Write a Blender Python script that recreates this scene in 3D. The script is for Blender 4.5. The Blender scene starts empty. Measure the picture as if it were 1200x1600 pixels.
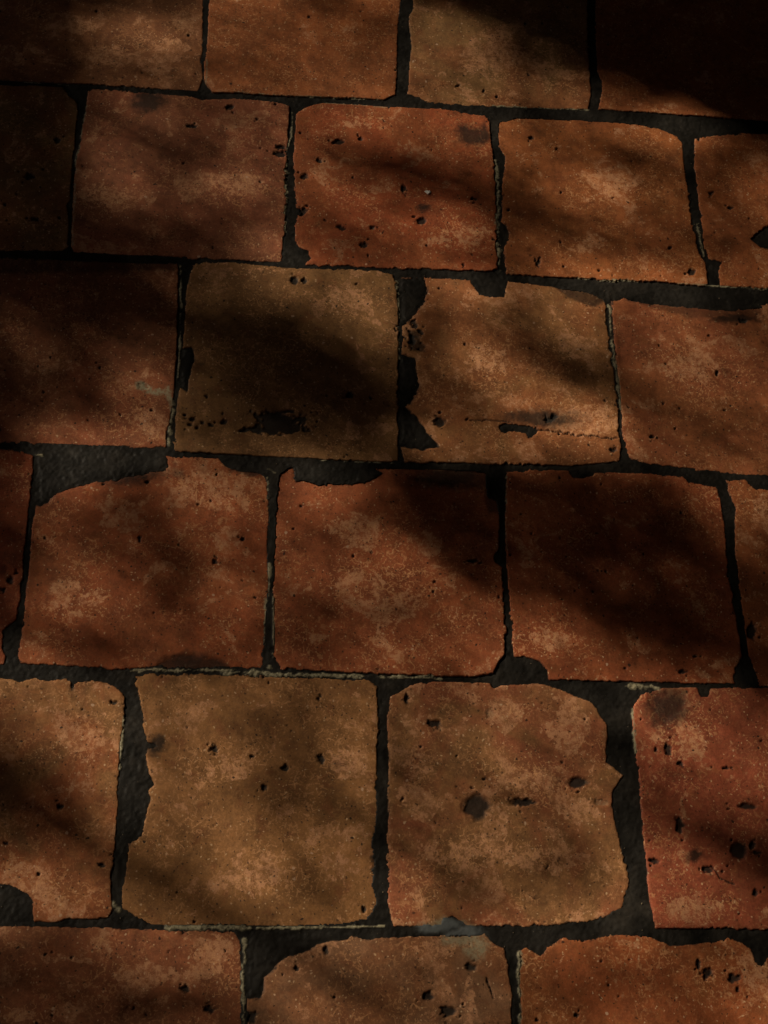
import bpy, math, random
import numpy as np
from mathutils import Vector, Matrix

random.seed(7)
RNG = np.random.default_rng(11)
SC = bpy.context.scene
COL = SC.collection

# ------------------------------------------------------------------ camera
PITCH = 0.25                                   # one tile and its joint, metres
F_PX, CAM_TILT, CAM_YAW, CAM_ROLL, CAM_H = 2265.4, math.radians(64.172), math.radians(12.371), math.radians(13.265), 5.6381 * PITCH
CAM_X, CAM_Y = -0.41861 * PITCH, -4.90928 * PITCH
_fw = Vector((0, math.cos(CAM_TILT), -math.sin(CAM_TILT)))
_up = Vector((0, math.sin(CAM_TILT), math.cos(CAM_TILT)))
_rt = Vector((1, 0, 0))
_r2 = math.cos(CAM_ROLL) * _rt + math.sin(CAM_ROLL) * _up
_u2 = -math.sin(CAM_ROLL) * _rt + math.cos(CAM_ROLL) * _up
_R = Matrix.Rotation(-CAM_YAW, 3, 'Z')
FW, RT, UP = _R @ _fw, _R @ _r2, _R @ _u2
cam_data = bpy.data.cameras.new('camera')
cam = bpy.data.objects.new('camera', cam_data)
COL.objects.link(cam)
m = Matrix((RT, UP, -FW)).transposed().to_4x4()
m.translation = Vector((CAM_X, CAM_Y, CAM_H))
cam.matrix_world = m
cam_data.sensor_width = 36.0
cam_data.sensor_fit = 'AUTO'
cam_data.lens = F_PX / 1600 * 36.0
cam_data.clip_start = 0.02
cam_data.clip_end = 2000
SC.camera = cam

# ------------------------------------------------------------------ light
SUN_EL = math.radians(32)
SUN_AZ = math.radians(149.5)                   # direction towards the sun, counter-clockwise from +X
AZ = Vector((math.cos(SUN_AZ), math.sin(SUN_AZ), 0))
SUN = Vector((AZ.x * math.cos(SUN_EL), AZ.y * math.cos(SUN_EL), math.sin(SUN_EL)))
world = bpy.data.worlds.new('World')
SC.world = world
world.use_nodes = True
wn = world.node_tree
sky = wn.nodes.new('ShaderNodeTexSky')
sky.sky_type = 'NISHITA'
sky.sun_disc = False
sky.sun_elevation = SUN_EL
sky.sun_rotation = math.atan2(AZ.x, AZ.y)
sky.dust_density = 3.0
sky.ozone_density = 0.6
bg = wn.nodes['Background']
bg.inputs['Strength'].default_value = 0.05
wn.links.new(sky.outputs[0], bg.inputs['Color'])
sd = bpy.data.lights.new('sun', 'SUN')
sd.energy = 5.0
sd.angle = math.radians(0.5)
sd.color = (1.0, 0.855, 0.645)
sun = bpy.data.objects.new('sun', sd)
COL.objects.link(sun)
sun.rotation_euler = SUN.to_track_quat('Z', 'Y').to_euler()
sun.location = SUN * 20
vs = SC.view_settings
vs.view_transform = 'Standard'
vs.look = 'None'
vs.gamma = 1.0
vs.use_curve_mapping = False
vs.exposure = 0.2
SC.cycles.use_denoising = True
SC.cycles.max_bounces = 6


def floor_at(px, py):
    """photograph position -> the floor point seen there (metres)"""
    px = np.asarray(px, float); py = np.asarray(py, float)
    d = [FW[k] * F_PX + RT[k] * (px - 600) + UP[k] * (800 - py) for k in range(3)]
    t = -CAM_H / d[2]
    return CAM_X + d[0] * t, CAM_Y + d[1] * t


def photo_at(X, Y):
    """floor point -> position in the photograph, used to look up how much sun falls there"""
    dx, dy, dz = X - CAM_X, Y - CAM_Y, -CAM_H
    z = dx * FW[0] + dy * FW[1] + dz * FW[2]
    return (600 + F_PX * (dx * RT[0] + dy * RT[1] + dz * RT[2]) / z,
            800 - F_PX * (dx * UP[0] + dy * UP[1] + dz * UP[2]) / z)


# ------------------------------------------------------------------ helpers
def link(o, parent=None):
    COL.objects.link(o)
    if parent is not None:
        o.parent = parent
    return o


def mesh_obj(name, verts, faces, mat, parent=None, smooth=False):
    me = bpy.data.meshes.new(name)
    me.from_pydata([tuple(v) for v in verts], [], [tuple(f) for f in faces])
    me.update()
    if mat:
        me.materials.append(mat)
    if smooth:
        me.polygons.foreach_set('use_smooth', [True] * len(me.polygons))
    return link(bpy.data.objects.new(name, me), parent)


def array_mesh(name, V, Q, smooth=True):
    me = bpy.data.meshes.new(name)
    me.vertices.add(len(V)); me.loops.add(Q.size); me.polygons.add(len(Q))
    me.vertices.foreach_set('co', V.astype(np.float32).ravel())
    k = Q.shape[1]
    me.loops.foreach_set('vertex_index', Q.astype(np.int32).ravel())
    me.polygons.foreach_set('loop_start', np.arange(0, Q.size, k, dtype=np.int32))
    me.polygons.foreach_set('loop_total', np.full(len(Q), k, np.int32))
    me.polygons.foreach_set('use_smooth', np.full(len(Q), smooth))
    me.update(calc_edges=True)
    return me


def set_mask(me, rgb):
    a = me.color_attributes.new('mask', 'FLOAT_COLOR', 'POINT')
    c = np.ones((len(rgb), 4), np.float32); c[:, :3] = rgb
    a.data.foreach_set('color', c.ravel())


def vnoise(x, y, seed):
    """value noise, -1..1"""
    r = np.random.default_rng(seed).random((64, 64)) * 2 - 1
    xi = np.floor(x).astype(int); yi = np.floor(y).astype(int)
    fx = x - xi; fy = y - yi
    fx = fx * fx * (3 - 2 * fx); fy = fy * fy * (3 - 2 * fy)
    a = r[yi % 64, xi % 64]; b = r[yi % 64, (xi + 1) % 64]
    c = r[(yi + 1) % 64, xi % 64]; d = r[(yi + 1) % 64, (xi + 1) % 64]
    return (a * (1 - fx) + b * fx) * (1 - fy) + (c * (1 - fx) + d * fx) * fy


def fbm(x, y, freq, seed, octaves=4, gain=0.55):
    s = 0; a = 1; t = 0
    for o in range(octaves):
        s = s + a * vnoise(x * freq, y * freq, seed + o); t += a
        freq *= 2.03; a *= gain
    return s / t


def smooth01(a, b, v):
    t = np.clip((v - a) / (b - a), 0, 1)
    return t * t * (3 - 2 * t)


def poly_sdf(P, X, Y):
    """signed distance, positive inside"""
    d2 = np.full(X.shape, 1e9); inside = np.zeros(X.shape, bool)
    n = len(P)
    for i in range(n):
        x0, y0 = P[i]; x1, y1 = P[(i + 1) % n]
        ex, ey = x1 - x0, y1 - y0
        L = ex * ex + ey * ey + 1e-14
        wx, wy = X - x0, Y - y0
        t = np.clip((wx * ex + wy * ey) / L, 0, 1)
        d2 = np.minimum(d2, (wx - t * ex) ** 2 + (wy - t * ey) ** 2)
        if y0 != y1:
            c = ((y0 <= Y) & (y1 > Y)) | ((y1 <= Y) & (y0 > Y))
            inside ^= c & (X < x0 + (Y - y0) / (y1 - y0) * ex)
    d = np.sqrt(d2)
    return np.where(inside, d, -d)


def line_dist(P, X, Y):
    d2 = np.full(X.shape, 1e9)
    for (x0, y0), (x1, y1) in zip(P[:-1], P[1:]):
        ex, ey = x1 - x0, y1 - y0
        L = ex * ex + ey * ey + 1e-14
        t = np.clip(((X - x0) * ex + (Y - y0) * ey) / L, 0, 1)
        d2 = np.minimum(d2, (X - x0 - t * ex) ** 2 + (Y - y0 - t * ey) ** 2)
    return np.sqrt(d2)


# ------------------------------------------------------------------ materials
class NT:
    def __init__(self, name):
        self.mat = bpy.data.materials.new(name)
        self.mat.use_nodes = True
        self.t = self.mat.node_tree
        self.bsdf = self.t.nodes['Principled BSDF']

    def n(self, kind, **kw):
        node = self.t.nodes.new(kind)
        for k, v in kw.items():
            setattr(node, k, v)
        return node

    def put(self, sock, v):
        if isinstance(v, bpy.types.NodeSocket):
            self.t.links.new(v, sock)
        elif v is not None:
            sock.default_value = v

    def noise(self, vec, scale, detail=6, rough=0.6, dist=0.0):
        n = self.n('ShaderNodeTexNoise')
        self.put(n.inputs['Vector'], vec)
        n.inputs['Scale'].default_value = scale; n.inputs['Detail'].default_value = detail
        n.inputs['Roughness'].default_value = rough; n.inputs['Distortion'].default_value = dist
        return n.outputs['Fac']

    def vor(self, vec, scale, feature='F1', rnd=1.0):
        n = self.n('ShaderNodeTexVoronoi', feature=feature)
        self.put(n.inputs['Vector'], vec)
        n.inputs['Scale'].default_value = scale; n.inputs['Randomness'].default_value = rnd
        return n

    def ramp(self, v, a, b, lo=0.0, hi=1.0):
        n = self.n('ShaderNodeMapRange', interpolation_type='SMOOTHSTEP')
        self.put(n.inputs[0], v)
        n.inputs[1].default_value = a; n.inputs[2].default_value = b
        n.inputs[3].default_value = lo; n.inputs[4].default_value = hi
        return n.outputs[0]

    def math(self, op, a, b=None, c=None):
        n = self.n('ShaderNodeMath', operation=op)
        self.put(n.inputs[0], a); self.put(n.inputs[1], b)
        if c is not None: self.put(n.inputs[2], c)
        return n.outputs[0]

    def mix(self, fac, a, b, blend='MIX'):
        n = self.n('ShaderNodeMix', data_type='RGBA', blend_type=blend)
        self.put(n.inputs[0], fac)
        for s, v in ((n.inputs[6], a), (n.inputs[7], b)):
            self.put(s, (*v, 1) if isinstance(v, tuple) else v)
        return n.outputs[2]

    def scale_col(self, col, v):
        n = self.n('ShaderNodeVectorMath', operation='SCALE')
        self.put(n.inputs[0], col); self.put(n.inputs['Scale'], v)
        return n.outputs[0]

    def attr(self, name, kind='GEOMETRY'):
        return self.n('ShaderNodeAttribute', attribute_name=name, attribute_type=kind)

    def coords(self, rnd=True):
        tc = self.n('ShaderNodeTexCoord').outputs['Object']
        if not rnd:
            return tc
        oi = self.n('ShaderNodeObjectInfo').outputs['Random']
        cb = self.n('ShaderNodeCombineXYZ')
        self.put(cb.inputs[0], self.math('MULTIPLY', oi, 37.0)); self.put(cb.inputs[1], self.math('MULTIPLY', oi, 91.0))
        self.put(cb.inputs[2], self.math('MULTIPLY', oi, 13.0))
        a = self.n('ShaderNodeVectorMath', operation='ADD')
        self.put(a.inputs[0], tc); self.put(a.inputs[1], cb.outputs[0])
        return a.outputs[0]

    def bump(self, h, strength, dist, normal=None):
        b = self.n('ShaderNodeBump')
        b.inputs['Strength'].default_value = strength; b.inputs['Distance'].default_value = dist
        self.put(b.inputs['Height'], h)
        if normal is not None: self.put(b.inputs['Normal'], normal)
        return b.outputs[0]

    def done(self, col, rough, normal=None, spec=0.3):
        self.put(self.bsdf.inputs['Base Color'], (*col, 1) if isinstance(col, tuple) else col)
        self.put(self.bsdf.inputs['Roughness'], rough)
        self.bsdf.inputs['Specular IOR Level'].default_value = spec
        if normal is not None: self.put(self.bsdf.inputs['Normal'], normal)
        return self.mat


def grout_colour(g, p):
    n1 = g.noise(p, 28, 8, 0.65)
    n2 = g.noise(p, 420, 5, 0.7)
    c = g.mix(g.ramp(n1, 0.35, 0.68), (0.0080, 0.0070, 0.0058), (0.021, 0.0185, 0.0158))
    c = g.mix(g.ramp(g.noise(p, 17, 7, 0.65), 0.48, 0.70, 0, 0.6), c, (0.040, 0.033, 0.026))
    c = g.mix(g.ramp(n2, 0.58, 0.72, 0, 0.3), c, (0.060, 0.048, 0.034))
    return g.mix(g.ramp(n2, 0.46, 0.30, 0, 0.6), c, (0.005, 0.0045, 0.004))


def tile_material():
    g = NT('fired_clay')
    p = g.coords()
    warp = g.n('ShaderNodeTexNoise'); g.put(warp.inputs['Vector'], p); warp.inputs['Scale'].default_value = 130
    wp = g.n('ShaderNodeVectorMath', operation='MULTIPLY_ADD')
    g.put(wp.inputs[0], warp.outputs['Color']); wp.inputs[1].default_value = (0.0055,) * 3; g.put(wp.inputs[2], p)
    q = wp.outputs[0]
    tint = g.attr('tile_tint', 'OBJECT').outputs['Color']
    tint2 = g.attr('tile_tint_two', 'OBJECT').outputs['Color']
    blot = g.attr('tile_blotch', 'OBJECT').outputs['Fac']
    c = g.mix(g.ramp(g.noise(p, 10, 6, 0.6, 0.6), 0.40, 0.60), tint, tint2)
    # tone of the clay, broad, middling and fine
    v = g.math('ADD', g.ramp(g.noise(p, 24, 9, 0.68), 0.30, 0.72, 0.70, 1.20), g.ramp(g.noise(p, 110, 5, 0.7), 0.3, 0.7, -0.16, 0.16))
    v = g.math('ADD', v, g.ramp(g.noise(p, 480, 4, 0.7), 0.3, 0.7, -0.13, 0.13))
    c = g.scale_col(c, v)
    # ochre dust and redder bare clay in small uneven patches
    c = g.mix(g.ramp(g.noise(p, 70, 8, 0.7, 0.4), 0.54, 0.66, 0, 0.22), c, (0.30, 0.135, 0.045))
    c = g.mix(g.ramp(g.noise(p, 48, 8, 0.7, 0.4), 0.46, 0.34, 0, 0.38), c, (0.21, 0.058, 0.022))
    # worn pale blotches with crisp broken edges
    b1 = g.noise(p, 24, 12, 0.70, 0.4)
    thr = g.math('SUBTRACT', b1, g.math('MULTIPLY_ADD', blot, -0.07, 0.075))
    worn = g.attr('worn').outputs['Fac']
    thr = g.math('MULTIPLY_ADD', worn, 0.135, thr)
    bl = g.ramp(thr, 0.515, 0.54)
    bl = g.math('MULTIPLY', bl, g.ramp(g.noise(p, 150, 8, 0.8), 0.44, 0.57, 0.10, 1.0))
    c = g.mix(g.math('MULTIPLY', bl, 0.85), c, (0.54, 0.268, 0.140))
    # scuffed grain: short pale scratches, dense where the tile is worn
    gm = g.ramp(g.math('MULTIPLY_ADD', worn, 0.14, g.noise(p, 19, 8, 0.68)), 0.42, 0.64)
    for sc, w, amt, cut in ((62, 0.050, 0.52, 0.55), (120, 0.085, 0.54, 0.53), (210, 0.125, 0.50, 0.52)):
        e = g.vor(q, sc, 'DISTANCE_TO_EDGE').outputs['Distance']
        ln = g.ramp(e, w, w * 0.35)
        ln = g.math('MULTIPLY', ln, g.ramp(g.noise(q, sc * 1.7, 2, 0.5), cut, cut + 0.06))
        ln = g.math('MULTIPLY', ln, g.math('MULTIPLY_ADD', gm, 0.9, 0.07))
        c = g.mix(g.math('MULTIPLY', ln, amt), c, (0.62, 0.315, 0.145))
    # specks
    for sc, r, pick, amt, colr in ((300, 0.32, 0.88, 0.7, (0.60, 0.39, 0.22)), (150, 0.17, 0.82, 0.75, (0.60, 0.40, 0.25)), (60, 0.11, 0.86, 0.8, (0.55, 0.36, 0.24)),
                                   (230, 0.26, 0.74, 0.75, (0.045, 0.022, 0.012)), (85, 0.14, 0.78, 0.88, (0.018, 0.012, 0.009))):
        vo = g.vor(q, sc)
        sx = g.n('ShaderNodeSeparateColor'); g.put(sx.inputs[0], vo.outputs['Color'])
        dot = g.math('MULTIPLY', g.ramp(vo.outputs['Distance'], r, r * 0.6), g.math('GREATER_THAN', sx.outputs[0], pick))
        c = g.mix(g.math('MULTIPLY', dot, amt), c, colr)
    # dark grime that has settled in patches
    gr = g.ramp(g.noise(p, 30, 9, 0.72, 0.3), 0.58, 0.72)
    c = g.mix(g.math('MULTIPLY', gr, 0.45), c, (0.055, 0.028, 0.014))
    mk = g.n('ShaderNodeSeparateColor'); g.put(mk.inputs[0], g.attr('mask').outputs['Color'])
    c = g.mix(g.math('MULTIPLY', mk.outputs[2], 0.985), c, (0.013, 0.0095, 0.0068))
    c = g.mix(mk.outputs[0], c, grout_colour(g, p))
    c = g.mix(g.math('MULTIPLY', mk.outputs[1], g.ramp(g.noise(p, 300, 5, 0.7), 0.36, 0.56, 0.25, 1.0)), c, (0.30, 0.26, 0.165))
    h = g.math('ADD', g.math('MULTIPLY', g.noise(p, 420, 6, 0.7), 0.6), g.noise(p, 90, 5, 0.6))
    nrm = g.bump(h, 0.5, 0.0014)
    return g.done(c, g.ramp(g.noise(p, 60, 5, 0.6), 0.3, 0.7, 0.55, 0.8), nrm, 0.2)


def grout_material():
    g = NT('old_mortar')
    p = g.coords(False)
    c = grout_colour(g, p)
    mk = g.n('ShaderNodeSeparateColor'); g.put(mk.inputs[0], g.attr('mask').outputs['Color'])
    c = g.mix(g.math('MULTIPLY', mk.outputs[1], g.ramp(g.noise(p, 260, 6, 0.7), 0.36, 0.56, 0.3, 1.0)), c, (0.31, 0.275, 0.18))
    c = g.mix(mk.outputs[2], c, (0.105, 0.115, 0.118))
    h = g.math('ADD', g.noise(p, 600, 6, 0.75), g.noise(p, 130, 6, 0.6))
    return g.done(c, 0.55, g.bump(h, 0.14, 0.0010), 0.14)


def plain_material(name, a, b, scale, rough=0.85, bump=0.3, dist=0.01):
    g = NT(name)
    p = g.coords(False)
    n = g.noise(p, scale, 8, 0.65)
    return g.done(g.mix(g.ramp(n, 0.3, 0.7), a, b), rough, g.bump(n, bump, dist), 0.25)


M_TILE = tile_material()
M_GROUT = grout_material()
M_SOIL = plain_material('dry_earth', (0.05, 0.035, 0.022), (0.11, 0.08, 0.05), 6)
M_WALL = plain_material('ochre_render', (0.20, 0.13, 0.07), (0.27, 0.18, 0.10), 5, bump=0.4)
M_ROOF = plain_material('roof_clay', (0.16, 0.06, 0.03), (0.28, 0.11, 0.06), 12)
M_WOOD = plain_material('dark_wood', (0.05, 0.03, 0.018), (0.10, 0.06, 0.035), 20)
M_BARK = plain_material('bark', (0.05, 0.038, 0.028), (0.12, 0.09, 0.065), 30, bump=0.8)
M_LEAF = plain_material('leaf', (0.035, 0.06, 0.015), (0.06, 0.10, 0.03), 9, rough=0.5)
M_WHITE = plain_material('white_grit', (0.82, 0.80, 0.75), (0.88, 0.86, 0.82), 300)
M_GRIT = plain_material('grit', (0.05, 0.04, 0.03), (0.22, 0.17, 0.11), 90)

# ------------------------------------------------------------------ the floor
# outlines of the tiles as they lie (read off the photograph, carried to the floor plane), clay tints, pale blotch share, label
TILES = [
 # first row
 dict(p=[(-45,-80),(150,-85),(310,-90),(317,0),(315,85),(317,122),(309,141),(150,132),(35,126),(-50,122)], t=(0.252,0.097,0.038), t2=(0.272,0.109,0.047), b=.55, l='brown tile with worn pinkish blotches, upper left corner of the floor'),
 dict(p=[(326,-90),(480,-88),(622,-85),(626,0),(621,50),(620,100),(617,148),(600,155),(450,150),(332,143),(321,128),(320,115),(323,85),(328,0)], t=(.335,.104,.034), t2=(.310,.102,.036), b=.0, l='smooth orange red tile in the top row, next to the wide ragged joint'),
 dict(p=[(645,-85),(780,-80),(912,-75),(917,0),(919,60),(921,120),(923,150),(918,170),(765,166),(725,164),(668,160),(655,152),(637,146),(640,110),(644,70),(639,32),(647,8)], t=(0.247,0.128,0.050), t2=(0.262,0.100,0.040), b=.3, l='ochre brown tile in the top row half cut off by the black shade'),
 dict(p=[(930,-75),(1070,-70),(1215,-65),(1224,60),(1232,188),(1200,188),(1150,185),(1015,175),(936,170),(942,138),(942,128),(934,110),(931,40)], t=(0.311,0.097,0.033), t2=(0.289,0.092,0.033), b=.1, l='tile almost wholly in the black shade at upper right'),
 # second row
 dict(p=[(-195,140),(-100,136),(0,133),(60,134),(98,137),(106,150),(118,158),(121,168),(116,230),(111,280),(109,312),(104,320),(106,332),(107,350),(104,387),(95,391),(0,390),(-215,385)], t=(0.198,0.106,0.038), t2=(0.222,0.088,0.030), b=.1, l='dark tile at the left edge lying deep in shade'),
 dict(p=[(138,143),(160,141),(225,146),(300,152),(315,157),(335,156),(375,155),(430,161),(452,166),(452,180),(450,200),(446,275),(445,350),(441,383),(439,407),(435,409),(300,402),(200,397),(114,393),(111,385),(114,330),(118,270),(126,225),(132,190)], t=(.300,.098,.048), t2=(.270,.098,.048), b=.3, l='pinkish brown tile with a small slot at its right edge'),
 dict(p=[(463,178),(480,167),(505,161),(600,167),(700,172),(738,180),(757,182),(764,192),(767,220),(770,240),(772,280),(776,350),(775,390),(777,420),(770,423),(700,421),(600,418),(500,414),(478,413),(485,404),(482,392),(468,386),(461,374),(463,350),(470,333),(463,322),(460,275),(461,215)], t=(0.332,0.080,0.029), t2=(0.321,0.092,0.033), b=.12, l='red tile with a tiny white chip lying on it'),
 dict(p=[(779,191),(810,183),(900,187),(1000,194),(1036,203),(1058,213),(1066,224),(1070,270),(1078,320),(1080,350),(1087,370),(1091,395),(1102,412),(1106,444),(1100,446),(1030,440),(950,436),(880,433),(793,428),(787,405),(787,388),(796,375),(797,360),(786,345),(785,300),(789,258),(790,244),(780,228)], t=(0.321,0.105,0.033), t2=(0.311,0.097,0.033), b=.2, l='orange tile below the black shade, lit by slanting sun streaks'),
 dict(p=[(1086,217),(1130,212),(1200,209),(1390,214),(1405,340),(1415,462),(1300,456),(1200,451),(1126,446),(1124,425),(1128,408),(1108,404),(1101,388),(1100,360),(1093,320),(1087,260)], t=(0.321,0.097,0.031), t2=(0.321,0.100,0.036), b=.15, l='orange tile at the right edge with a round dark hole'),
 # third row
 dict(p=[(-75,404),(0,402),(150,409),(276,413),(278,430),(277,485),(275,550),(272,600),(268,640),(261,680),(259,698),(190,697),(100,694),(0,690),(-95,686)], t=(.280,.085,.036), t2=(.260,.095,.042), b=.15, l='deep red tile with grey cement smears along its right edge'),
 dict(p=[(300,414),(320,411),(360,411),(450,419),(595,425),(614,429),(619,440),(621,480),(622,570),(623,660),(621,719),(595,721),(500,716),(400,711),(280,704),(274,702),(275,660),(278,622),(284,600),(286,550),(288,520),(290,485),(294,445)], t=(0.250,0.124,0.047), t2=(0.230,0.111,0.043), b=.15, l='ochre tile mostly in shade with a ragged black pit near its lower edge'),
 dict(p=[(630,433),(660,434),(735,438),(737,446),(748,460),(765,464),(789,464),(790,450),(793,440),(870,449),(925,459),(946,470),(947,480),(946,505),(951,530),(957,570),(962,620),(967,670),(970,700),(968,720),(890,727),(800,724),(750,723),(632,721),(628,700)], t=(0.281,0.127,0.048), t2=(0.296,0.107,0.040), b=.55, l='ochre tile with broken black left side and a crack along its bottom'),
 dict(p=[(957,472),(975,468),(1000,473),(1075,481),(1135,486),(1175,482),(1200,476),(1300,484),(1312,600),(1325,750),(1200,742),(1150,740),(1075,732),(1015,723),(984,715),(976,685),(970,632),(965,575),(960,525)], t=(0.306,0.094,0.040), t2=(0.311,0.105,0.040), b=.3, l='pinkish orange tile at the right edge under the wide joint'),
 # fourth row
 dict(p=[(-330,695),(-160,698),(0,702),(40,707),(52,713),(50,740),(42,815),(37,865),(31,935),(22,968),(4,985),(2,1010),(8,1030),(6,1037),(-100,1034),(-360,1030)], t=(0.300,0.069,0.028), t2=(0.300,0.075,0.029), b=.1, l='narrow strip of red tile at the left edge above a black corner chip'),
 dict(p=[(62,790),(64,765),(70,735),(95,722),(160,716),(230,714),(265,713),(340,716),(352,729),(372,735),(400,737),(414,743),(416,752),(419,795),(417,850),(420,915),(414,970),(411,1020),(408,1044),(350,1042),(298,1043),(240,1041),(200,1044),(150,1041),(31,1036),(28,1025),(36,980),(40,940),(47,875),(50,830),(57,790)], t=(0.321,0.086,0.031), t2=(0.321,0.097,0.036), b=.2, l='red orange tile with a broad dark patch over its upper left corner'),
 dict(p=[(435,742),(450,729),(520,729),(600,731),(700,733),(760,736),(763,776),(776,782),(779,800),(780,828),(780,858),(771,868),(773,878),(784,886),(785,930),(789,980),(789,1022),(779,1032),(770,1052),(740,1056),(675,1055),(595,1052),(500,1047),(440,1044),(430,1028),(429,990),(427,920),(431,800)], t=(0.321,0.090,0.034), t2=(0.300,0.084,0.033), b=.2, l='orange red tile crossed by a slanting shadow edge, dark upper edge'),
 dict(p=[(792,737),(888,735),(895,746),(910,748),(926,744),(932,739),(1000,740),(1064,745),(1080,756),(1118,763),(1123,775),(1130,810),(1135,865),(1142,925),(1152,980),(1159,1025),(1147,1045),(1146,1068),(1100,1067),(1000,1064),(858,1061),(856,1046),(842,1032),(820,1025),(804,1026),(802,1012),(800,970),(795,925),(792,875),(790,800)], t=(0.289,0.075,0.029), t2=(0.311,0.088,0.033), b=.1, l='dark red tile lying almost wholly in shade'),
 dict(p=[(1134,752),(1164,750),(1180,765),(1200,766),(1300,764),(1480,770),(1525,1080),(1300,1076),(1185,1072),(1184,1058),(1172,1028),(1164,980),(1157,925),(1150,860),(1149,815),(1151,795),(1142,775)], t=(0.311,0.097,0.034), t2=(0.300,0.084,0.033), b=.4, l='sliver of orange tile at the right edge with a black hole'),
 # fifth row
 dict(p=[(-180,1062),(-80,1060),(0,1060),(18,1062),(30,1067),(55,1060),(75,1065),(100,1060),(110,1064),(113,1084),(118,1068),(145,1063),(170,1069),(188,1078),(193,1090),(194,1120),(189,1150),(186,1190),(182,1235),(184,1260),(179,1320),(173,1370),(172,1395),(174,1420),(170,1433),(140,1435),(110,1434),(85,1440),(54,1439),(51,1405),(42,1394),(20,1384),(0,1380),(-30,1385),(-50,1440),(-210,1438)], t=(0.321,0.102,0.038), t2=(0.267,0.124,0.046), b=.3, l='orange tile at the left edge with a big chipped lower corner'),
 dict(p=[(213,1056),(300,1054),(450,1059),(578,1064),(588,1073),(590,1120),(588,1185),(586,1230),(589,1280),(585,1345),(582,1380),(590,1408),(574,1436),(525,1445),(450,1447),(300,1446),(236,1446),(210,1430),(191,1418),(190,1392),(200,1360),(200,1318),(222,1306),(228,1280),(236,1248),(233,1236),(241,1226),(234,1208),(229,1180),(232,1170),(246,1166),(243,1160),(231,1158),(225,1125),(222,1100),(214,1076)], t=(0.275,0.128,0.046), t2=(0.291,0.134,0.050), b=.25, l='large ochre tile beside the widest joint, small square chip near its top'),
 dict(p=[(636,1076),(680,1066),(766,1068),(771,1078),(786,1071),(838,1069),(860,1072),(895,1086),(920,1096),(931,1106),(938,1120),(947,1133),(948,1150),(946,1170),(946,1190),(958,1200),(973,1211),(958,1234),(955,1255),(962,1290),(972,1330),(978,1360),(982,1385),(970,1418),(944,1431),(910,1440),(870,1443),(830,1445),(730,1447),(722,1440),(708,1430),(694,1434),(688,1446),(615,1446),(607,1410),(605,1370),(604,1345),(609,1295),(606,1245),(609,1185),(606,1120),(611,1088)], t=(.255,.120,.047), t2=(.300,.098,.044), b=.75, l='mottled ochre tile with a round dark hole near its middle'),
 dict(p=[(991,1104),(1002,1086),(1035,1076),(1088,1074),(1094,1088),(1108,1088),(1112,1076),(1200,1075),(1420,1082),(1465,1456),(1300,1454),(1200,1452),(1100,1449),(1025,1449),(1015,1400),(1007,1320),(1002,1260),(1000,1220),(995,1180),(989,1130)], t=(0.306,0.082,0.039), t2=(0.300,0.075,0.036), b=.15, l='pinkish red tile at the right edge scattered with dark slots'),
 # sixth row
 dict(p=[(-20,1449),(100,1450),(200,1452),(250,1455),(365,1457),(375,1468),(377,1510),(376,1550),(377,1610),(378,1700),(372,1895),(100,1900),(-50,1902),(-30,1600)], t=(0.289,0.097,0.042), t2=(0.272,0.105,0.047), b=.55, l='brownish pink tile along the bottom edge with pale blotches'),
 dict(p=[(387,1562),(394,1556),(406,1556),(411,1526),(430,1510),(447,1496),(470,1481),(500,1475),(548,1463),(575,1470),(600,1466),(690,1462),(757,1460),(772,1476),(788,1483),(793,1505),(799,1550),(800,1700),(806,1895),(600,1899),(388,1900),(386,1700)], t=(0.233,0.114,0.057), t2=(0.262,0.105,0.045), b=.4, l='greyish brown tile at the bottom with a large dark broken corner'),
 dict(p=[(812,1487),(822,1482),(845,1494),(855,1481),(880,1467),(910,1472),(925,1467),(970,1460),(1015,1464),(1050,1479),(1100,1475),(1145,1467),(1172,1483),(1182,1508),(1192,1509),(1200,1498),(1225,1470),(1240,1700),(1250,1892),(1000,1895),(825,1897),(818,1700),(814,1560)], t=(0.321,0.090,0.031), t2=(0.300,0.100,0.034), b=.12, l='orange red tile with a ragged broken upper edge'),
]
# places where mortar and dirt fill a broken piece of tile, level with it
CHIPS = [
 [(780,665),(790,662),(836,668),(838,676),(828,684),(818,676),(795,674),(784,676)],
 [(285,545),(300,543),(304,560),(294,590),(292,612),(282,605)],
 [(1190,360),(1203,352),(1215,372),(1204,392),(1188,386),(1174,374)],
 [(652,655),(680,698),(640,700),(628,690),(628,640)],
]
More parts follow.
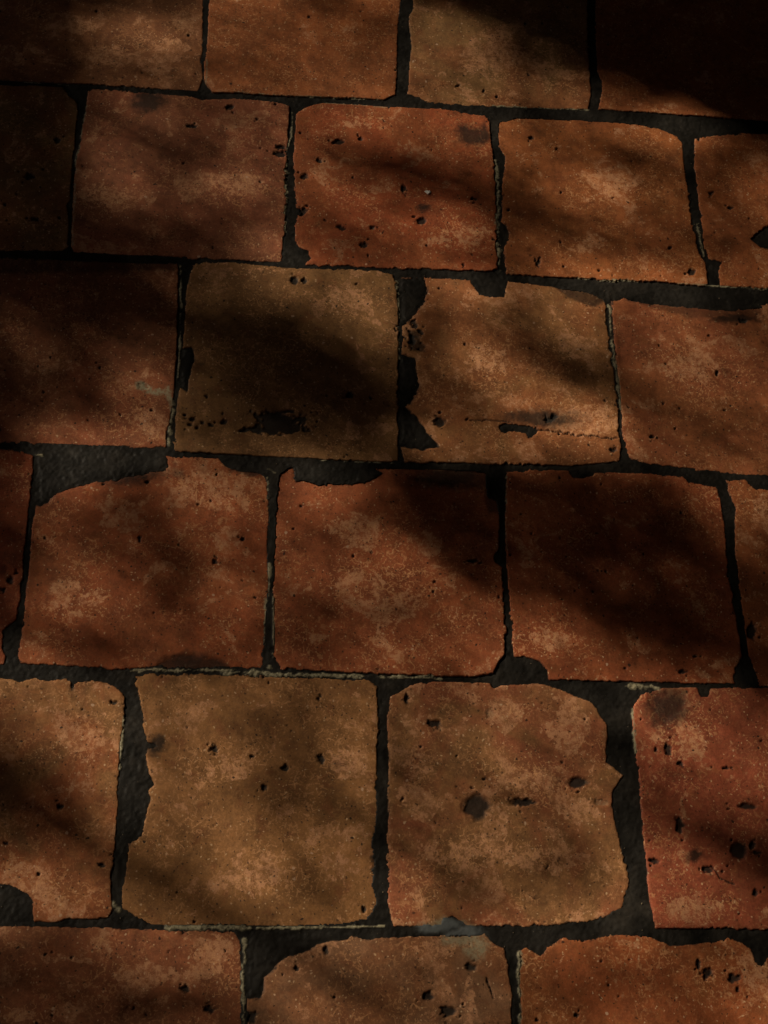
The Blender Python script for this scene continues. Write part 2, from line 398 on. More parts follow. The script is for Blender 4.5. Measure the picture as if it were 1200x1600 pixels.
# dark pits: x, y, half width, half height, kind (0 filled dark, 1 rusty stain, 2 grey)
PITS = [(298,198,8,3,0),(362,168,8,4,0),(437,241,12,4,0),(440,231,8,3,0),(90,218,5,5,0),(47,275,9,5,0),(57,342,11,4,0),
 (528,221,9,4,0),(564,217,4,3,0),(499,251,5,4,0),(476,277,6,5,0),(470,330,9,5,0),(532,356,4,3,0),(583,355,4,3,0),(570,382,7,4,0),
 (632,295,4,7,0),(659,345,7,6,0),(739,311,6,3,0),(830,215,4,3,0),(840,411,4,8,0),(875,379,2,2,0),(1048,388,3,3,0),(1080,425,6,5,0),
 (1142,325,5,2,0),(225,603,8,6,2),(155,575,3,2,0),(350,659,6,5,0),(330,664,4,3,0),(316,660,3,3,0),(300,655,5,3,0),(288,648,3,2,0),(308,668,2,2,0),(296,663,3,2,0),(548,616,6,6,0),(460,438,5,5,0),(475,439,4,4,0),(324,620,3,3,0),
 (687,658,10,8,0),(959,703,6,4,0),(1160,501,6,4,0),(1121,583,3,5,0),(1019,682,4,3,0),(17,907,8,7,0),(4,922,4,4,0),(220,842,3,3,0),
 (334,877,4,4,0),(380,842,4,3,0),(737,876,9,3,0),(1067,1049,7,4,0),(1085,1025,4,3,0),(1177,985,8,13,0),(95,1260,5,5,0),(10,1317,3,3,0),
 (60,1366,3,3,0),(160,1352,6,4,0),(178,1097,7,4,0),(333,1171,8,5,0),(500,1184,6,7,0),(446,1199,4,5,0),(395,1182,5,3,0),(412,1231,5,4,0),
 (569,1419,4,5,0),(745,1261,23,23,0),(819,1253,22,6,0),(903,1223,17,10,0),(678,1131,10,8,0),(767,1115,8,9,2),(636,1092,3,9,0),(940,1255,11,6,2),
 (1167,1260,16,5,0),(1063,1290,7,12,0),(1155,1328,13,16,0),(1176,1321,5,7,0),(1184,1332,7,3,0),(1105,1358,8,6,0),(1022,1345,8,4,0),
 (1065,1195,3,4,0),(1043,1170,5,9,0),(1134,1200,5,2,0),(1180,1395,4,5,0),(1025,1172,3,5,0),(290,1545,8,5,0),(328,1574,9,6,0),(208,1576,4,3,0),
 (737,1512,9,6,0),(670,1556,10,8,0),(700,1580,14,8,0),(510,1486,5,7,0),(463,1512,4,4,0),(393,1590,9,12,0),(1105,1520,8,7,0),(1092,1508,4,8,0),
 (1144,1528,9,8,0),(1150,1547,3,4,0),(1168,1555,3,4,0),(903,1586,4,3,0),(870,232,3,2,0),(1110,300,4,3,0),(585,1345,5,14,1),(395,735,20,10,1)]
STAINS = [(232,161,26,15),(741,214,27,17),(728,205,10,9),(757,210,8,14),(290,1036,50,16),(1040,1105,32,30),(662,325,9,6),(200,735,70,22),(705,745,70,18),
          (850,655,60,16),(1150,497,40,7),(245,1165,14,16),(1085,1340,14,10)]
CRACKS = [[(728,655),(770,657),(800,660)],[(838,672),(890,678),(930,682),(965,687)],[(1148,1382),(1125,1372),(1110,1352)],[(760,1530),(772,1560)]]
# soil and damp that blacken a tile along an edge: outline, softness (m), strength
SOFT = [([(55,700),(235,705),(262,716),(258,734),(200,744),(125,756),(88,770),(60,790)],.004,.97),
 ([(455,722),(545,728),(600,738),(570,752),(500,758),(465,750)],.004,.9), ([(345,716),(372,722),(410,730),(400,742),(360,738)],.003,.6),
 ([(626,434),(660,434),(668,452),(656,478),(640,502),(626,508)],.0035,.95), ([(626,553),(648,560),(653,600),(644,632),(626,640)],.003,.93),
 ([(626,632),(640,640),(662,666),(684,699),(660,702),(626,696)],.0015,.97), ([(636,515),(652,518),(667,552),(655,552),(640,545)],.002,.75),
 ([(866,445),(925,452),(948,470),(925,478),(890,468)],.004,.75), ([(1015,1080),(1072,1080),(1064,1110),(1040,1130),(1020,1115)],.004,.62),
 ([(980,468),(1060,476),(1140,484),(1190,478),(1190,498),(1080,497)],.005,.55), ([(700,735),(788,735),(788,800),(765,800),(758,760),(700,748)],.005,.7),
 ([(240,1046),(262,1028),(300,1022),(345,1032),(365,1046)],.004,.8), ([(0,395),(270,405),(270,420),(150,425),(0,425)],.006,.6),
 ([(387,1462),(520,1455),(548,1462),(500,1476),(450,1494),(412,1526),(408,1558),(387,1562)],.002,.9)]
# scuffed paler places on the clay
WORN = [(255,68,36,13),(175,82,26,12),(130,44,22,8),(285,30,14,24),(890,1142,24,36),(825,1225,46,26),(735,1330,60,26),(660,1190,28,20),
 (790,1110,24,18),(905,1265,36,14),(840,1345,60,20),(650,1255,26,26),(400,1365,52,36),(345,1205,60,24),(540,1190,34,26),(255,1524,74,14),(322,1488,26,16),
 (190,1528,20,9),(895,540,28,16),(760,565,24,44),(915,655,56,22),(1090,570,40,34),(140,1150,46,44),(70,1380,60,26),(700,1475,40,16),(730,1560,10,40),
 (950,295,60,28),(720,370,50,22),(910,385,40,12),(540,470,36,22),(400,425,50,7),(790,60,30,20),(790,90,60,30),(880,120,30,14),(110,940,50,30),(330,770,60,28),
 (590,930,60,40),(560,830,40,24),(840,1005,60,20),(1060,1150,46,40),(1090,1420,60,20),(1190,800,20,24),(230,660,40,24),(350,290,60,24),(160,310,40,18),
 (560,190,30,12),(1180,1540,30,40),(30,1585,30,10)]
# ragged speckled black pit in the shaded ochre tile
RAGGED = (432,660,46,17)
# pale cement residue: width (px) and the line it follows
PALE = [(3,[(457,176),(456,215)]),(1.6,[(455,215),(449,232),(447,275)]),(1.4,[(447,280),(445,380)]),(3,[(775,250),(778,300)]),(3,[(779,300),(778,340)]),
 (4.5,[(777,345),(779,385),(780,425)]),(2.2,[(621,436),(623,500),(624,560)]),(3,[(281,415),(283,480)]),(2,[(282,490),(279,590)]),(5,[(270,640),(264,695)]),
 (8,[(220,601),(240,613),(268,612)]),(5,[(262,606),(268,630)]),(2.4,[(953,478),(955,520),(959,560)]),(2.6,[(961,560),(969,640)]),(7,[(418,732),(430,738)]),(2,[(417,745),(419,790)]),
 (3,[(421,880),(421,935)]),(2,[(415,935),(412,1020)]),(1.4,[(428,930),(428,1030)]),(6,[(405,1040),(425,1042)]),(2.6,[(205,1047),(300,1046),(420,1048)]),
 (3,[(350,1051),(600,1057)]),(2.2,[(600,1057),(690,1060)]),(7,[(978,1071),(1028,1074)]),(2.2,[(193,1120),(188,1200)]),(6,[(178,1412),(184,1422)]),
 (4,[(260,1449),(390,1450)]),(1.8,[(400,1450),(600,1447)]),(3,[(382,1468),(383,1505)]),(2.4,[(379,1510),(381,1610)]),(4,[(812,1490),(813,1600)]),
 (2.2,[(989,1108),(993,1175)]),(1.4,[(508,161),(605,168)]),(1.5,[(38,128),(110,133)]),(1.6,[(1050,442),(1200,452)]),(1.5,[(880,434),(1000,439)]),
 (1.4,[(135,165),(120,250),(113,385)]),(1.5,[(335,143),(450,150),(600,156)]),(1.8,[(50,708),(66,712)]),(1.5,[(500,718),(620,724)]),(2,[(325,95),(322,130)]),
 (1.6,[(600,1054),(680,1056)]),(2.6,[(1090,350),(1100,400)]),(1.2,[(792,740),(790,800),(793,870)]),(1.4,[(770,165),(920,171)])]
HAZY = [(700,1446,24,11),(672,1450,22,8),(722,1465,28,16),(745,1480,18,18)]      # bluish smears of newer cement

g_ = 0.0011
GX0, GX1, GY0, GY1 = -0.62, 0.72, -1.36, 0.245
nx, ny = int((GX1 - GX0) / g_), int((GY1 - GY0) / g_)
gx = GX0 + np.arange(nx) * g_
gy = GY0 + np.arange(ny) * g_
XX, YY = np.meshgrid(gx, gy)
# broken edges: coordinates are jittered before the distance is taken
JX = 0.0030 * fbm(XX, YY, 190, 3, 4, 0.7) + 0.0014 * fbm(XX, YY, 45, 9, 2)
JY = 0.0030 * fbm(XX, YY, 190, 23, 4, 0.7) + 0.0014 * fbm(XX, YY, 45, 29, 2)
RAG = 0.45 + 0.85 * smooth01(-0.1, 0.45, fbm(XX, YY, 16, 71, 3))
XJ, YJ = XX + JX * RAG, YY + JY * RAG
ROUGH = fbm(XX, YY, 260, 41, 3)
UNDUL = fbm(XX, YY, 14, 51, 4)
PXJ, PYJ = photo_at(XJ, YJ)


def floor_poly(pts):
    a = np.array(pts, float)
    x, y = floor_at(a[:, 0], a[:, 1])
    return np.stack([x, y], 1)


def box_slice(P, pad):
    i0 = max(0, int((P[:, 0].min() - pad - GX0) / g_)); i1 = min(nx, int((P[:, 0].max() + pad - GX0) / g_) + 2)
    j0 = max(0, int((P[:, 1].min() - pad - GY0) / g_)); j1 = min(ny, int((P[:, 1].max() + pad - GY0) / g_) + 2)
    return slice(j0, j1), slice(i0, i1)


FILL = np.full(XX.shape, -1.0)               # distance into filled chips
for c in CHIPS:
    P = floor_poly(c); s = box_slice(P, 0.01)
    FILL[s] = np.maximum(FILL[s], poly_sdf(P, XJ[s], YJ[s]))
PIT = np.zeros(XX.shape); RUST = np.zeros(XX.shape); GREY = np.zeros(XX.shape); SOIL = np.zeros(XX.shape)
DARK = np.zeros(XX.shape); WEAR = np.zeros(XX.shape)
PALEM = np.zeros(XX.shape); HAZ = np.zeros(XX.shape)
px_m = 0.00066


def blob(target, x, y, a, b, soft, rag=0.35):
    P = floor_poly([(x - a, y - b), (x + a, y + b), (x - a, y + b), (x + a, y - b)])
    s = box_slice(P, 0.012)
    seed = int(x * 7 + y)
    r = np.sqrt(((PXJ[s] - x) / a) ** 2 + ((PYJ[s] - y) / b) ** 2)
    r = r + rag * fbm(PXJ[s] / max(a * .9, 5), PYJ[s] / max(b * .9, 5), 1.0, seed, 3, 0.7) * (1.4 if a < 15 else 0.8) + 0.5 * rag * ROUGH[s]
    target[s] = np.maximum(target[s], smooth01(1 + soft, 1 - soft, r))


for x, y, a, b, k in PITS:
    blob((PIT, RUST, GREY)[k], x, y, a * 0.88 + 0.3, b * 0.88 + 0.3, 0.3, 0.5 if max(a, b) < 15 else 0.22)
for x, y, a, b in STAINS:
    blob(SOIL, x, y, a, b, 0.55, 0.5)
blob(PIT, *RAGGED, 0.15, 1.0)
for c in ((860, 655, 8, 4), (640, 520, 12, 14)):
    blob(PIT, *c, 0.12, 1.6)
for c, soft, amt in SOFT:
    P = floor_poly(c); s = box_slice(P, 0.02)
    dd = poly_sdf(P, XJ[s], YJ[s]) + 0.0035 * fbm(XX[s], YY[s], 70, int(c[0][0]), 4, 0.65)
    if amt >= 0.9:                              # broken away and packed with the same black mortar
        FILL[s] = np.maximum(FILL[s], dd - 0.0006)
    DARK[s] = np.maximum(DARK[s], amt * smooth01(-soft, soft * 0.6, dd))
for x, y, a, b in WORN:
    blob(WEAR, x, y, a, b, 0.6, 0.7)
for line in CRACKS:
    P = floor_poly(line); s = box_slice(P, 0.006)
    PIT[s] = np.maximum(PIT[s], smooth01(0.0011, 0.0004, line_dist(P, XJ[s], YJ[s]) + 0.0006 * np.abs(ROUGH[s])))
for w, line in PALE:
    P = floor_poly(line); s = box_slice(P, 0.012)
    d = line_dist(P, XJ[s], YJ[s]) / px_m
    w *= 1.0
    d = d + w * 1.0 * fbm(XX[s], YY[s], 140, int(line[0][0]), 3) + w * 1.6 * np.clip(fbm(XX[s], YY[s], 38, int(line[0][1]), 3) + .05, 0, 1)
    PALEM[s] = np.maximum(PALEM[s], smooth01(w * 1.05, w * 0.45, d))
for x, y, a, b in HAZY:
    blob(HAZ, x, y, a, b, 0.5, 0.5)
# crumbs broken out around the larger pits
rp = np.random.default_rng(17)
for x, y, a, b, k in PITS:
    if k == 0 and a >= 4:
        for _ in range(1 if a < 12 else 3):
            an = rp.uniform(0, 6.28); e = rp.uniform(1.1, 2.0)
            blob(PIT, x + math.cos(an) * (a * e + 2), y + math.sin(an) * (b * e + 2), rp.uniform(1, 2.6), rp.uniform(.9, 2.0), 0.3)
# a scatter of pin holes
rp = np.random.default_rng(5)
for _ in range(260):
    x, y = rp.uniform(0, 1200), rp.uniform(0, 1600)
    a = rp.uniform(0.8, 2.2)
    blob(PIT, x, y, a, a * rp.uniform(.7, 1.3), 0.3)

floor_root = None
COVER = np.full(XX.shape, -1.0)
tile_jobs = []
TOP = np.zeros(XX.shape)
for k, T in enumerate(TILES):
    P = floor_poly(T['p'])
    s = box_slice(P, 0.006)
    X, Y = XX[s], YY[s]
    d = poly_sdf(P, XJ[s], YJ[s]) + 0.0009
    f = FILL[s]
    d = np.minimum(d, -f + 0.0)
    COVER[s] = np.maximum(COVER[s], d)
    tile_jobs.append((k, T, P, s, d))

# spots of the plain tiles that carry the floor on beyond the picture
rows_x = {}
for T in TILES:
    P = floor_poly(T['p']); r = int(math.floor(P[:, 1].mean() / PITCH))
    lo, hi = rows_x.get(r, (9, -9)); rows_x[r] = (min(lo, float(np.percentile(P[:, 0], 8))), max(hi, float(np.percentile(P[:, 0], 92))))
SPOTS = []
for r in range(-8, 4):
    cy = (r + .5) * PITCH
    if r in rows_x:
        lo, hi = rows_x[r]
        x = hi + .012 + PITCH / 2
        while x < 1.75: SPOTS.append((x, cy)); x += PITCH
        x = lo - .012 - PITCH / 2
        while x > -1.6: SPOTS.append((x, cy)); x -= PITCH
    else:
        x = -1.5 + (r % 2) * .5 * PITCH
        while x < 1.75: SPOTS.append((x, cy)); x += PITCH
for cx, cy in SPOTS:
    COVER = np.maximum(COVER, PITCH / 2 - .005 - np.maximum(abs(XX - cx), abs(YY - cy)))

# mortar between the tiles, one relief sheet with the wide dark joints
zm = -0.0010 + 0.0005 * fbm(XX, YY, 40, 61, 4) + 0.0006 * ROUGH + 0.0006 * smooth01(0.0, 0.004, FILL)
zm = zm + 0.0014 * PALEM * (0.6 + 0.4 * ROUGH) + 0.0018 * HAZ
zm = np.where(COVER > 0.0022, -0.02, zm)
keep = (COVER < 0.0055)
cell = keep[:-1, :-1] | keep[1:, :-1] | keep[:-1, 1:] | keep[1:, 1:]


def grid_mesh(name, X, Y, Z, cell, masks):
    ny_, nx_ = X.shape
    idx = np.arange(ny_ * nx_).reshape(ny_, nx_)
    q = np.stack([idx[:-1, :-1][cell], idx[:-1, 1:][cell], idx[1:, 1:][cell], idx[1:, :-1][cell]], 1)
    used = np.unique(q)
    remap = np.zeros(ny_ * nx_, np.int64); remap[used] = np.arange(len(used))
    V = np.stack([X.ravel()[used], Y.ravel()[used], Z.ravel()[used]], 1)
    me = array_mesh(name, V, remap[q])
    set_mask(me, np.stack([mm.ravel()[used] for mm in masks], 1))
    return me


def grid_pick(A, cell):
    ny_, nx_ = A.shape
    idx = np.arange(ny_ * nx_).reshape(ny_, nx_)
    used = np.unique(np.concatenate([idx[:-1, :-1][cell], idx[:-1, 1:][cell], idx[1:, 1:][cell], idx[1:, :-1][cell]]))
    return A.ravel()[used]


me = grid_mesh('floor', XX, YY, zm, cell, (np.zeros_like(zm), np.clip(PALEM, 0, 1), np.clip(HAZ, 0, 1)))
me.materials.append(M_GROUT)
floor_root = link(bpy.data.objects.new('floor', me))
floor_root['kind'] = 'structure'
floor_root['label'] = 'old brick-bond floor of square clay tiles set in dark mortar'

for k, T, P, s, d in tile_jobs:
    X, Y = XX[s], YY[s]
    rough, und, pit = ROUGH[s], UNDUL[s], PIT[s]
    rr = np.random.default_rng(100 + k)
    cx, cy = P[:, 0].mean(), P[:, 1].mean()
    tx, ty, tz = rr.normal(0, 0.004), rr.normal(0, 0.004), rr.normal(0, 0.0003)
    z = tz + tx * (X - cx) + ty * (Y - cy) + 0.0007 * und + 0.00009 * rough
    z = z - 0.00035 * (1 - smooth01(0.0, 0.0030, d)) ** 1.6            # worn arris
    z = z - 0.0012 * DARK[s] - 0.0022 * pit - 0.0012 * np.clip(GREY[s], 0, 1)
    TOP[s] = np.where(d > 0, z, TOP[s])
    z = np.where(d < 0, -0.0011 + 5.0 * d, z)
    z = np.maximum(z, -0.016)
    cell_k = (np.maximum.reduce([d[:-1, :-1], d[1:, :-1], d[:-1, 1:], d[1:, 1:]]) > -0.0034)
    edge_dirt = smooth01(0.0012, -0.0004, d + 0.0014 * rough) * 0.8
    fill = np.clip(np.maximum(pit * 0.94, edge_dirt), 0, 1)
    me = grid_mesh('tile', X - cx, Y - cy, z, cell_k,
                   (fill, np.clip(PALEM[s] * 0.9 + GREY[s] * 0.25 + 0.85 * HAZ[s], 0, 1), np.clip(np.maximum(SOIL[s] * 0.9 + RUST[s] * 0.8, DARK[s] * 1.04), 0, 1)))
    wa = me.attributes.new('worn', 'FLOAT', 'POINT')
    wa.data.foreach_set('value', grid_pick(WEAR[s], cell_k).astype(np.float32))
    me.materials.append(M_TILE)
    o = link(bpy.data.objects.new('tile', me), floor_root)
    o.location = (cx, cy, 0)
    o['tile_tint'] = [float(v) for v in T['t']]
    o['tile_tint_two'] = [float(v) for v in T['t2']]
    o['tile_blotch'] = float(T['b'])
    o['label'] = T['l']

# tiles that carry the floor on beyond the picture
def slab_mesh(seed):
    rr = np.random.default_rng(seed)
    n = 12; h = PITCH / 2 - 0.005
    u = np.linspace(-1, 1, n)
    U, W = np.meshgrid(u, u)
    Z = 0.0007 * fbm(U + 3, W + 5, 2.0, seed, 3) - 0.0022 * (np.maximum(abs(U), abs(W)) > 0.999)
    X = U * h + 0.0018 * fbm(U, W, 4, seed + 5, 2); Y = W * h + 0.0018 * fbm(U, W, 4, seed + 9, 2)
    idx = np.arange(n * n).reshape(n, n)
    V = [(X.ravel()[i], Y.ravel()[i], Z.ravel()[i]) for i in range(n * n)]
    F = [(idx[j, i], idx[j, i + 1], idx[j + 1, i + 1], idx[j + 1, i]) for j in range(n - 1) for i in range(n - 1)]
    rim = list(idx[0, :]) + list(idx[1:, -1]) + list(idx[-1, -2::-1]) + list(idx[-2:0:-1, 0])
    b = len(V)
    for i in rim:
        V.append((V[i][0] * 1.005, V[i][1] * 1.005, -0.016))
    m_ = len(rim)
    for i in range(m_):
        F.append((rim[(i + 1) % m_], rim[i], b + i, b + (i + 1) % m_))
    me = bpy.data.meshes.new('tile'); me.from_pydata(V, [], F); me.update()
    me.polygons.foreach_set('use_smooth', [True] * len(me.polygons))
    set_mask(me, np.zeros((len(V), 3)))
    me.materials.append(M_TILE)
    return me


slabs = [slab_mesh(200 + i) for i in range(4)]
rr = random.Random(4)
for cx, cy in SPOTS:
    o = link(bpy.data.objects.new('tile', rr.choice(slabs)), floor_root)
    o.location = (cx, cy, rr.uniform(-.001, 0))
    o.rotation_euler = (0, 0, rr.choice((0, 1, 2, 3)) * math.pi / 2 + rr.uniform(-.006, .006))
    T = rr.choice(TILES)
    o['tile_tint'] = [float(v) for v in T['t']]; o['tile_tint_two'] = [float(v) for v in T['t2']]; o['tile_blotch'] = float(T['b'])

bed = mesh_obj('mortar_bed', [(-1.72, -2.15, -.012), (1.9, -2.15, -.012), (1.9, 1.1, -.012), (-1.72, 1.1, -.012),
                              (-1.72, -2.15, -.05), (1.9, -2.15, -.05), (1.9, 1.1, -.05), (-1.72, 1.1, -.05)],
               [(0, 1, 2, 3), (0, 4, 5, 1), (1, 5, 6, 2), (2, 6, 7, 3), (3, 7, 4, 0)], M_GROUT, floor_root)
gr = mesh_obj('ground', [(-400, -400, -.055), (400, -400, -.055), (400, 400, -.055), (-400, 400, -.055)], [(0, 1, 2, 3)], M_SOIL)
gr['kind'] = 'structure'

# ------------------------------------------------------------------ the house whose corner throws the black shade
ex, ey = floor_at(866, 66)
HX, HY = float(ex) + AZ.x * 5.0, float(ey) + AZ.y * 5.0
HX_R = -2.70                                    # left edge of the added sky-blocking roof
house = bpy.data.objects.new('house', None); COL.objects.link(house)
house.location = (HX + 4, HY + 2, 0)
house['label'] = 'rendered house with a low tiled roof beside the floor, its shade dark'
house['category'] = 'house'


def box(x0, x1, y0, y1, z0, z1):
    v = [(x, y, z) for z in (z0, z1) for y in (y0, y1) for x in (x0, x1)]
    f = [(0, 2, 3, 1), (4, 5, 7, 6), (0, 1, 5, 4), (2, 6, 7, 3), (0, 4, 6, 2), (1, 3, 7, 5)]
    return v, f


mesh_obj('wall', *box(-4, 4, -2, 2, -.06, 4.6), M_WALL, house)
mesh_obj('roof', [(-4.3, -2.3, 4.6), (4.3, -2.3, 4.6), (4.3, 2.3, 4.6), (-4.3, 2.3, 4.6), (-4.3, 0, 5.9), (4.3, 0, 5.9)],
         [(0, 1, 5, 4), (2, 3, 4, 5), (0, 4, 3), (1, 2, 5), (0, 3, 2, 1)], M_ROOF, house)
# unseen veranda added here: its roof and walls keep sky light off the floor
mesh_obj('sky_block_roof', *box(HX_R - HX - 4, 4.2, -7.6, -2.003, 2.42, 2.54), M_WOOD, house)
for qx in (HX_R - HX - 3.9, .8, 4.0):
    mesh_obj('post', *box(qx - .07, qx + .07, -7.5, -7.36, -.055, 2.418), M_WOOD, house)
mesh_obj('sky_block_end', *box(4.22, 4.45, -7.6, -2.003, -.055, 2.54), M_WALL, house)
mesh_obj('sky_block_back', *box(HX_R - HX - 3.8, 4.21, -7.34, -7.1, -.055, 2.417), M_WALL, house)
mesh_obj('door', *box(0, 1.0, -2.04, -2.003, -.05, 2.1), M_WOOD, house)
mesh_obj('window', *box(-2.2, -1.1, -2.05, -2.003, 1.0, 2.2), M_WOOD, house)

# the outbuilding added out of view to cut sky light, below the sun's path
blocker = bpy.data.objects.new('sky_blocker', None); COL.objects.link(blocker)
blocker.location = (-8.6, -1.5, 0)
blocker['label'] = 'long rendered outbuilding added out of view to dim the sky on the floor'
blocker['category'] = 'sky_blocker'
mesh_obj('wall', *box(-1.5, 1.5, -11, 9, -.06, 4.2), M_WALL, blocker)
mesh_obj('roof', [(-1.7, -11.2, 4.2), (1.65, -11.2, 4.2), (1.65, 9.2, 4.2), (-1.7, 9.2, 4.2), (0, -11.2, 4.9), (0, 9.2, 4.9)],
         [(1, 2, 5, 4), (0, 4, 5, 3), (0, 1, 4), (2, 3, 5), (0, 3, 2, 1)], M_ROOF, blocker)
mesh_obj('door', *box(1.503, 1.54, -3, -1.8, -.05, 2.1), M_WOOD, blocker)

# ------------------------------------------------------------------ the tree whose leaves dapple the floor
# share of the sun the leaves are laid out to pass, shaping the dapples, on a 50 px net over the photograph (00 none, 99 all)
LIGHT = """
00000001081435546635174661040000000000000000000100
00000003151723476836164263130100000000000000000100
00020554398241393143552909458449000000000000000100
00030410242221313134403742523828341604000000000100
00000014373931343846514349554349432655130000000000
00000031213023232827256071435779621943387399851800
00000034501013264347290500154346403336120045130038
00000027433827623653476148090000173672874535094438
02020009060607082038142841489045191219232930341939
00000000000307174493441922331921144457342428252438
00000000000023312851263986139999342874997195654438
00280101000007040000215264002622104596301753391931
00450310382610070001000523172890280921353751443132
00000012455517030001010000213426784800002847553842
02142409252618141806000300182317359999990628282849
05239464794630293225182512525138465346814146312130
11068948223841373041994500000000070000000024465043
06193703001650492836452909000006190407050405228030
01112731221433271549173156140000040509091103003507
00075743291016232131454244753807000000070707050908
01474665401322484623065008193724393107000004101311
00231000283437222813212733415743566765240000001212
99726933392420243942233643302531764013424948181707
21336041873851564032154732471747593765999920584307
20506752991433492722318044274944405633273797565644
00004454993740644123397325115935783726552266375056
00000413992250512710213053163933263731962128395341
06120512991840697124732037069273446222676812160913
20434772410351689045353651421829581201359960562100
67694844534723159723132773774101145031629967695229
38243124344753246546506699353947939999999928254035
03112221635163459999854856292352433558232634314618
00002408000005115545754239322350332427212446294343
01340600000000081822676360877353413344578562314793
01342518189299591012392712518228141942629230061974
"""
TR = np.array([[int(r[i:i + 2]) for i in range(0, len(r), 2)] for r in LIGHT.split()]) / 99.0
ry = -50 + 50 * np.arange(TR.shape[0])
cols = 50 * np.arange(TR.shape[1])


def through(X, Y):
    px, py = photo_at(X, Y)
    fx = np.clip(px / 50, 0, len(cols) - 1.001); fy = np.clip((py + 50) / 50, 0, len(ry) - 1.001)
    i, j = fx.astype(int), fy.astype(int); u, v = fx - i, fy - j
    return (TR[j, i] * (1 - u) + TR[j, i + 1] * u) * (1 - v) + (TR[j + 1, i] * (1 - u) + TR[j + 1, i + 1] * u) * v


Uax = Vector((-AZ.y, AZ.x, 0))
Wax = SUN.cross(Uax)
if Wax.z < 0: Wax = -Wax
tree = bpy.data.objects.new('tree', None); COL.objects.link(tree)
tree['label'] = 'small leaved garden tree standing up-sun of the tiled floor'
tree['category'] = 'tree'
TB = Vector((HX - 1.2, HY - 0.8, 0))
tree.location = TB
a = 0.0105
LEAF_L, LEAF_W = 0.022, 0.0112
leaf_area = 0.70 * LEAF_L * LEAF_W
# range of the sun-facing sheet that shades the floor around the picture
corners = [floor_at(x, y) for x, y in ((-250, -110), (1450, -110), (-420, 1750), (1650, 1750))]
us = [float(x) * Uax.x + float(y) * Uax.y for x, y in corners]
ws = [(float(x) * AZ.x + float(y) * AZ.y) * (Wax.x * AZ.x + Wax.y * AZ.y) for x, y in corners]
nu, nw = int((max(us) - min(us)) / a), int((max(ws) - min(ws)) / a)
uu = min(us) + (np.arange(nu) + .5) * a
ww = min(ws) + (np.arange(nw) + .5) * a
UU, WW = np.meshgrid(uu, ww)
wk = Wax.x * AZ.x + Wax.y * AZ.y
FXg = UU * Uax.x + WW / wk * AZ.x
FYg = UU * Uax.y + WW / wk * AZ.y
cover = 1 - through(FXg, FYg)
need = -np.log(np.clip(1 - cover, 0.004, 1)) * a * a / leaf_area
cnt = np.zeros(need.shape, int)
err = need.copy()
for j in range(nw):
    rng_i = range(nu) if j % 2 == 0 else range(nu - 1, -1, -1)
    st = 1 if j % 2 == 0 else -1
    for i in rng_i:
        v = err[j, i]; q = max(0, int(round(v + RNG.uniform(-.12, .12)))); cnt[j, i] = q; e = v - q
        if 0 <= i + st < nu: err[j, i + st] += e * 7 / 16
        if j + 1 < nw:
            err[j + 1, i] += e * 5 / 16
            if 0 <= i - st < nu: err[j + 1, i - st] += e * 3 / 16
            if 0 <= i + st < nu: err[j + 1, i + st] += e * 1 / 16
lj, li = np.nonzero(cnt)
rep = cnt[lj, li]
lj, li = np.repeat(lj, rep), np.repeat(li, rep)
N = len(lj)
lu = uu[li] + RNG.uniform(-.3, .3, N) * a
lw = ww[lj] + RNG.uniform(-.3, .3, N) * a
FX, FY = lu * Uax.x + lw / wk * AZ.x, lu * Uax.y + lw / wk * AZ.y
depth = 5.0 + 0.4 * vnoise(lu * 3, lw * 5, 77) + RNG.uniform(-.35, .35, N)
base = np.stack([FX, FY, np.zeros(N)], 1) + depth[:, None] * np.array(SUN)[None]
# plus ordinary foliage filling the crown around that window, clear of the sun's way to the floor
M2 = 9000
cc = np.array([TB.x, TB.y + .1, 3.2])
dirs = RNG.normal(size=(M2 * 3, 3)); dirs /= np.linalg.norm(dirs, axis=1)[:, None]
extra = cc + dirs * np.array([1.9, 1.6, 1.2]) * RNG.uniform(.35, 1.05, (M2 * 3, 1))
fl = extra - np.array(SUN)[None] * (extra[:, 2] / SUN.z)[:, None]
fpx, fpy = photo_at(fl[:, 0], fl[:, 1])
ok = ((fpx < -330) | (fpx > 1500) | (fpy < -140) | (fpy > 1800) | (fl[:, 1] > 0.5)) & (extra[:, 2] > 1.9)
extra = extra[ok][:M2]


def leaves(C, L, W, face, tilt):
    n = len(C)
    f = np.tile(np.array(face), (n, 1)) + RNG.normal(size=(n, 3)) * tilt
    f /= np.linalg.norm(f, axis=1)[:, None]
    r = RNG.normal(size=(n, 3))
    t = np.cross(f, r); t /= np.linalg.norm(t, axis=1)[:, None]
    b = np.cross(f, t)
    L = L * RNG.uniform(.85, 1.15, (n, 1)); W = W * RNG.uniform(.9, 1.1, (n, 1))
    pts = [t * L * .5, t * L * .12 + b * W * .5, -t * L * .28 + b * W * .36, -t * L * .5, -t * L * .28 - b * W * .36, t * L * .12 - b * W * .5]
    V = np.stack([C + p_ for p_ in pts], 1)
    V[:, 0] -= f * L * .06
    return V.reshape(-1, 3), np.arange(n * 6).reshape(n, 6)


V1, Q1 = leaves(base, LEAF_L, LEAF_W, tuple(SUN), 0.16)
V2, Q2 = leaves(extra, .075, .034, (0, 0, 1), .8)
V = np.concatenate([V1, V2]) - np.array(TB)[None]
me = array_mesh('crown', V, np.concatenate([Q1, Q2 + len(V1)]), False)
me.materials.append(M_LEAF)
crown = link(bpy.data.objects.new('crown', me), tree)


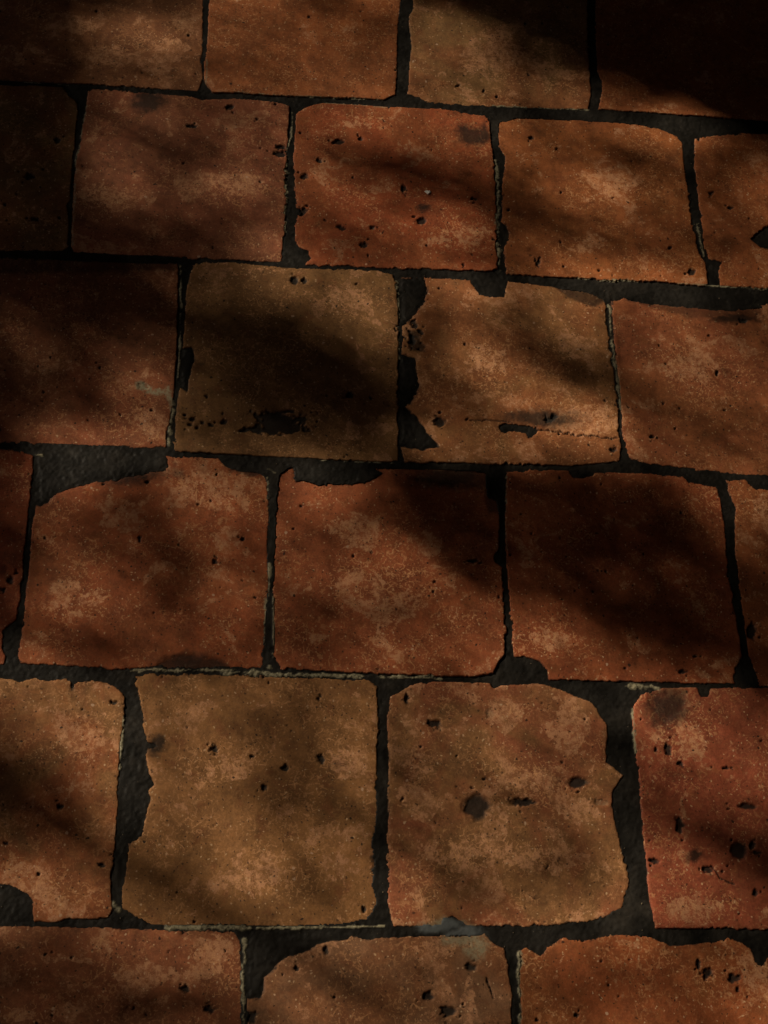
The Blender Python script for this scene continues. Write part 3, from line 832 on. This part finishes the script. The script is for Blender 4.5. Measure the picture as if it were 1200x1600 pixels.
def tube(path, radii, sides=8):
    V, F = [], []
    path = [Vector(p_) for p_ in path]
    for i, p_ in enumerate(path):
        d = (path[min(i + 1, len(path) - 1)] - path[max(i - 1, 0)]).normalized()
        x = d.orthogonal().normalized(); y = d.cross(x)
        for k in range(sides):
            an = 2 * math.pi * k / sides
            V.append(p_ + (x * math.cos(an) + y * math.sin(an)) * radii[i])
    for i in range(len(path) - 1):
        for k in range(sides):
            F.append((i * sides + k, i * sides + (k + 1) % sides, (i + 1) * sides + (k + 1) % sides, (i + 1) * sides + k))
    return V, F


mesh_obj('trunk', *tube([(0, 0, -.06), (.03, .02, .6), (-.04, .05, 1.3), (.02, .08, 2.1), (.0, .1, 3.1)], [.15, .11, .095, .08, .04], 12), M_BARK, tree, True)
for k in range(7):
    an = k * 2 * math.pi / 7 + .3
    tip = Vector((math.cos(an) * 1.3, math.sin(an) * 1.2 + .25, 3.3 + .5 * (k % 3)))
    st_ = Vector((.01, .08, 1.9 + .12 * k))
    fl_ = TB + tip - SUN * ((TB + tip).z / SUN.z)
    pq = photo_at(np.array(fl_.x), np.array(fl_.y))
    thin = 1.0 if not (-300 < pq[0] < 1400 and -100 < pq[1] < 1700) else 0.35
    mid = st_.lerp(tip, .5) + Vector((0, 0, .12))
    mesh_obj('branch', *tube([st_, mid, tip], [.035 * (.5 + thin / 2), .02 * thin, .006 * thin], 6), M_BARK, tree, True)

# ------------------------------------------------------------------ the tiny white chip on the red tile
x0, y0 = floor_at(668, 301)
rr = random.Random(9)
ring = [(-5.6, 1.2), (-3.0, 2.6), (1.2, 2.1), (4.2, 2.4), (5.4, .3), (2.6, -2.2), (.2, -2.9), (-2.4, -1.0)]
V = [(px * .00075, py * .00105, 0.0001) for px, py in ring] + [(px * .0006, py * .0008, .0016 + rr.uniform(-.0003, .0003)) for px, py in ring]
n = len(ring)
F = [tuple(range(n, 2 * n)), tuple(range(n - 1, -1, -1))] + [(i, (i + 1) % n, n + (i + 1) % n, n + i) for i in range(n)]
chip = mesh_obj('stone_chip', V, F, M_WHITE)
chip.location = (float(x0), float(y0), float(TOP[int((y0 - GY0) / g_), int((x0 - GX0) / g_)]) + 0.0002)
chip['label'] = 'tiny white chip of stone lying on the red tile'
chip['category'] = 'pebble'

# ------------------------------------------------------------------ crumbs of mortar and sand caught in the joints
rg = np.random.default_rng(33)
jj, ii = np.nonzero((COVER < -0.0004) & (COVER > -0.02))
sel = rg.choice(len(jj), 700, replace=False)
oct_v = np.array([(1, 0, 0), (-.8, .2, 0), (.1, 1, .1), (-.1, -.9, 0), (0, .1, .9), (.1, 0, -.8)])
oct_f = np.array([(0, 2, 4), (2, 1, 4), (1, 3, 4), (3, 0, 4), (2, 0, 5), (1, 2, 5), (3, 1, 5), (0, 3, 5)])
VV, FF = [], []
for k, q in enumerate(sel):
    r = 0.0003 + 0.0009 * rg.random() ** 6
    an = rg.uniform(0, 6.28); c, s = math.cos(an), math.sin(an)
    v = oct_v * rg.uniform(.7, 1.2, (6, 3)) * r
    v = np.stack([v[:, 0] * c - v[:, 1] * s, v[:, 0] * s + v[:, 1] * c, v[:, 2]], 1)
    VV.append(v + np.array([XX[jj[q], ii[q]], YY[jj[q], ii[q]], zm[jj[q], ii[q]] + r * .3])); FF.append(oct_f + 6 * k)
me = array_mesh('grit', np.concatenate(VV), np.concatenate(FF), False)
me.materials.append(M_GRIT)
grit = link(bpy.data.objects.new('grit', me))
grit['kind'] = 'stuff'
grit['label'] = 'loose sand and mortar crumbs caught in the joints between the tiles'
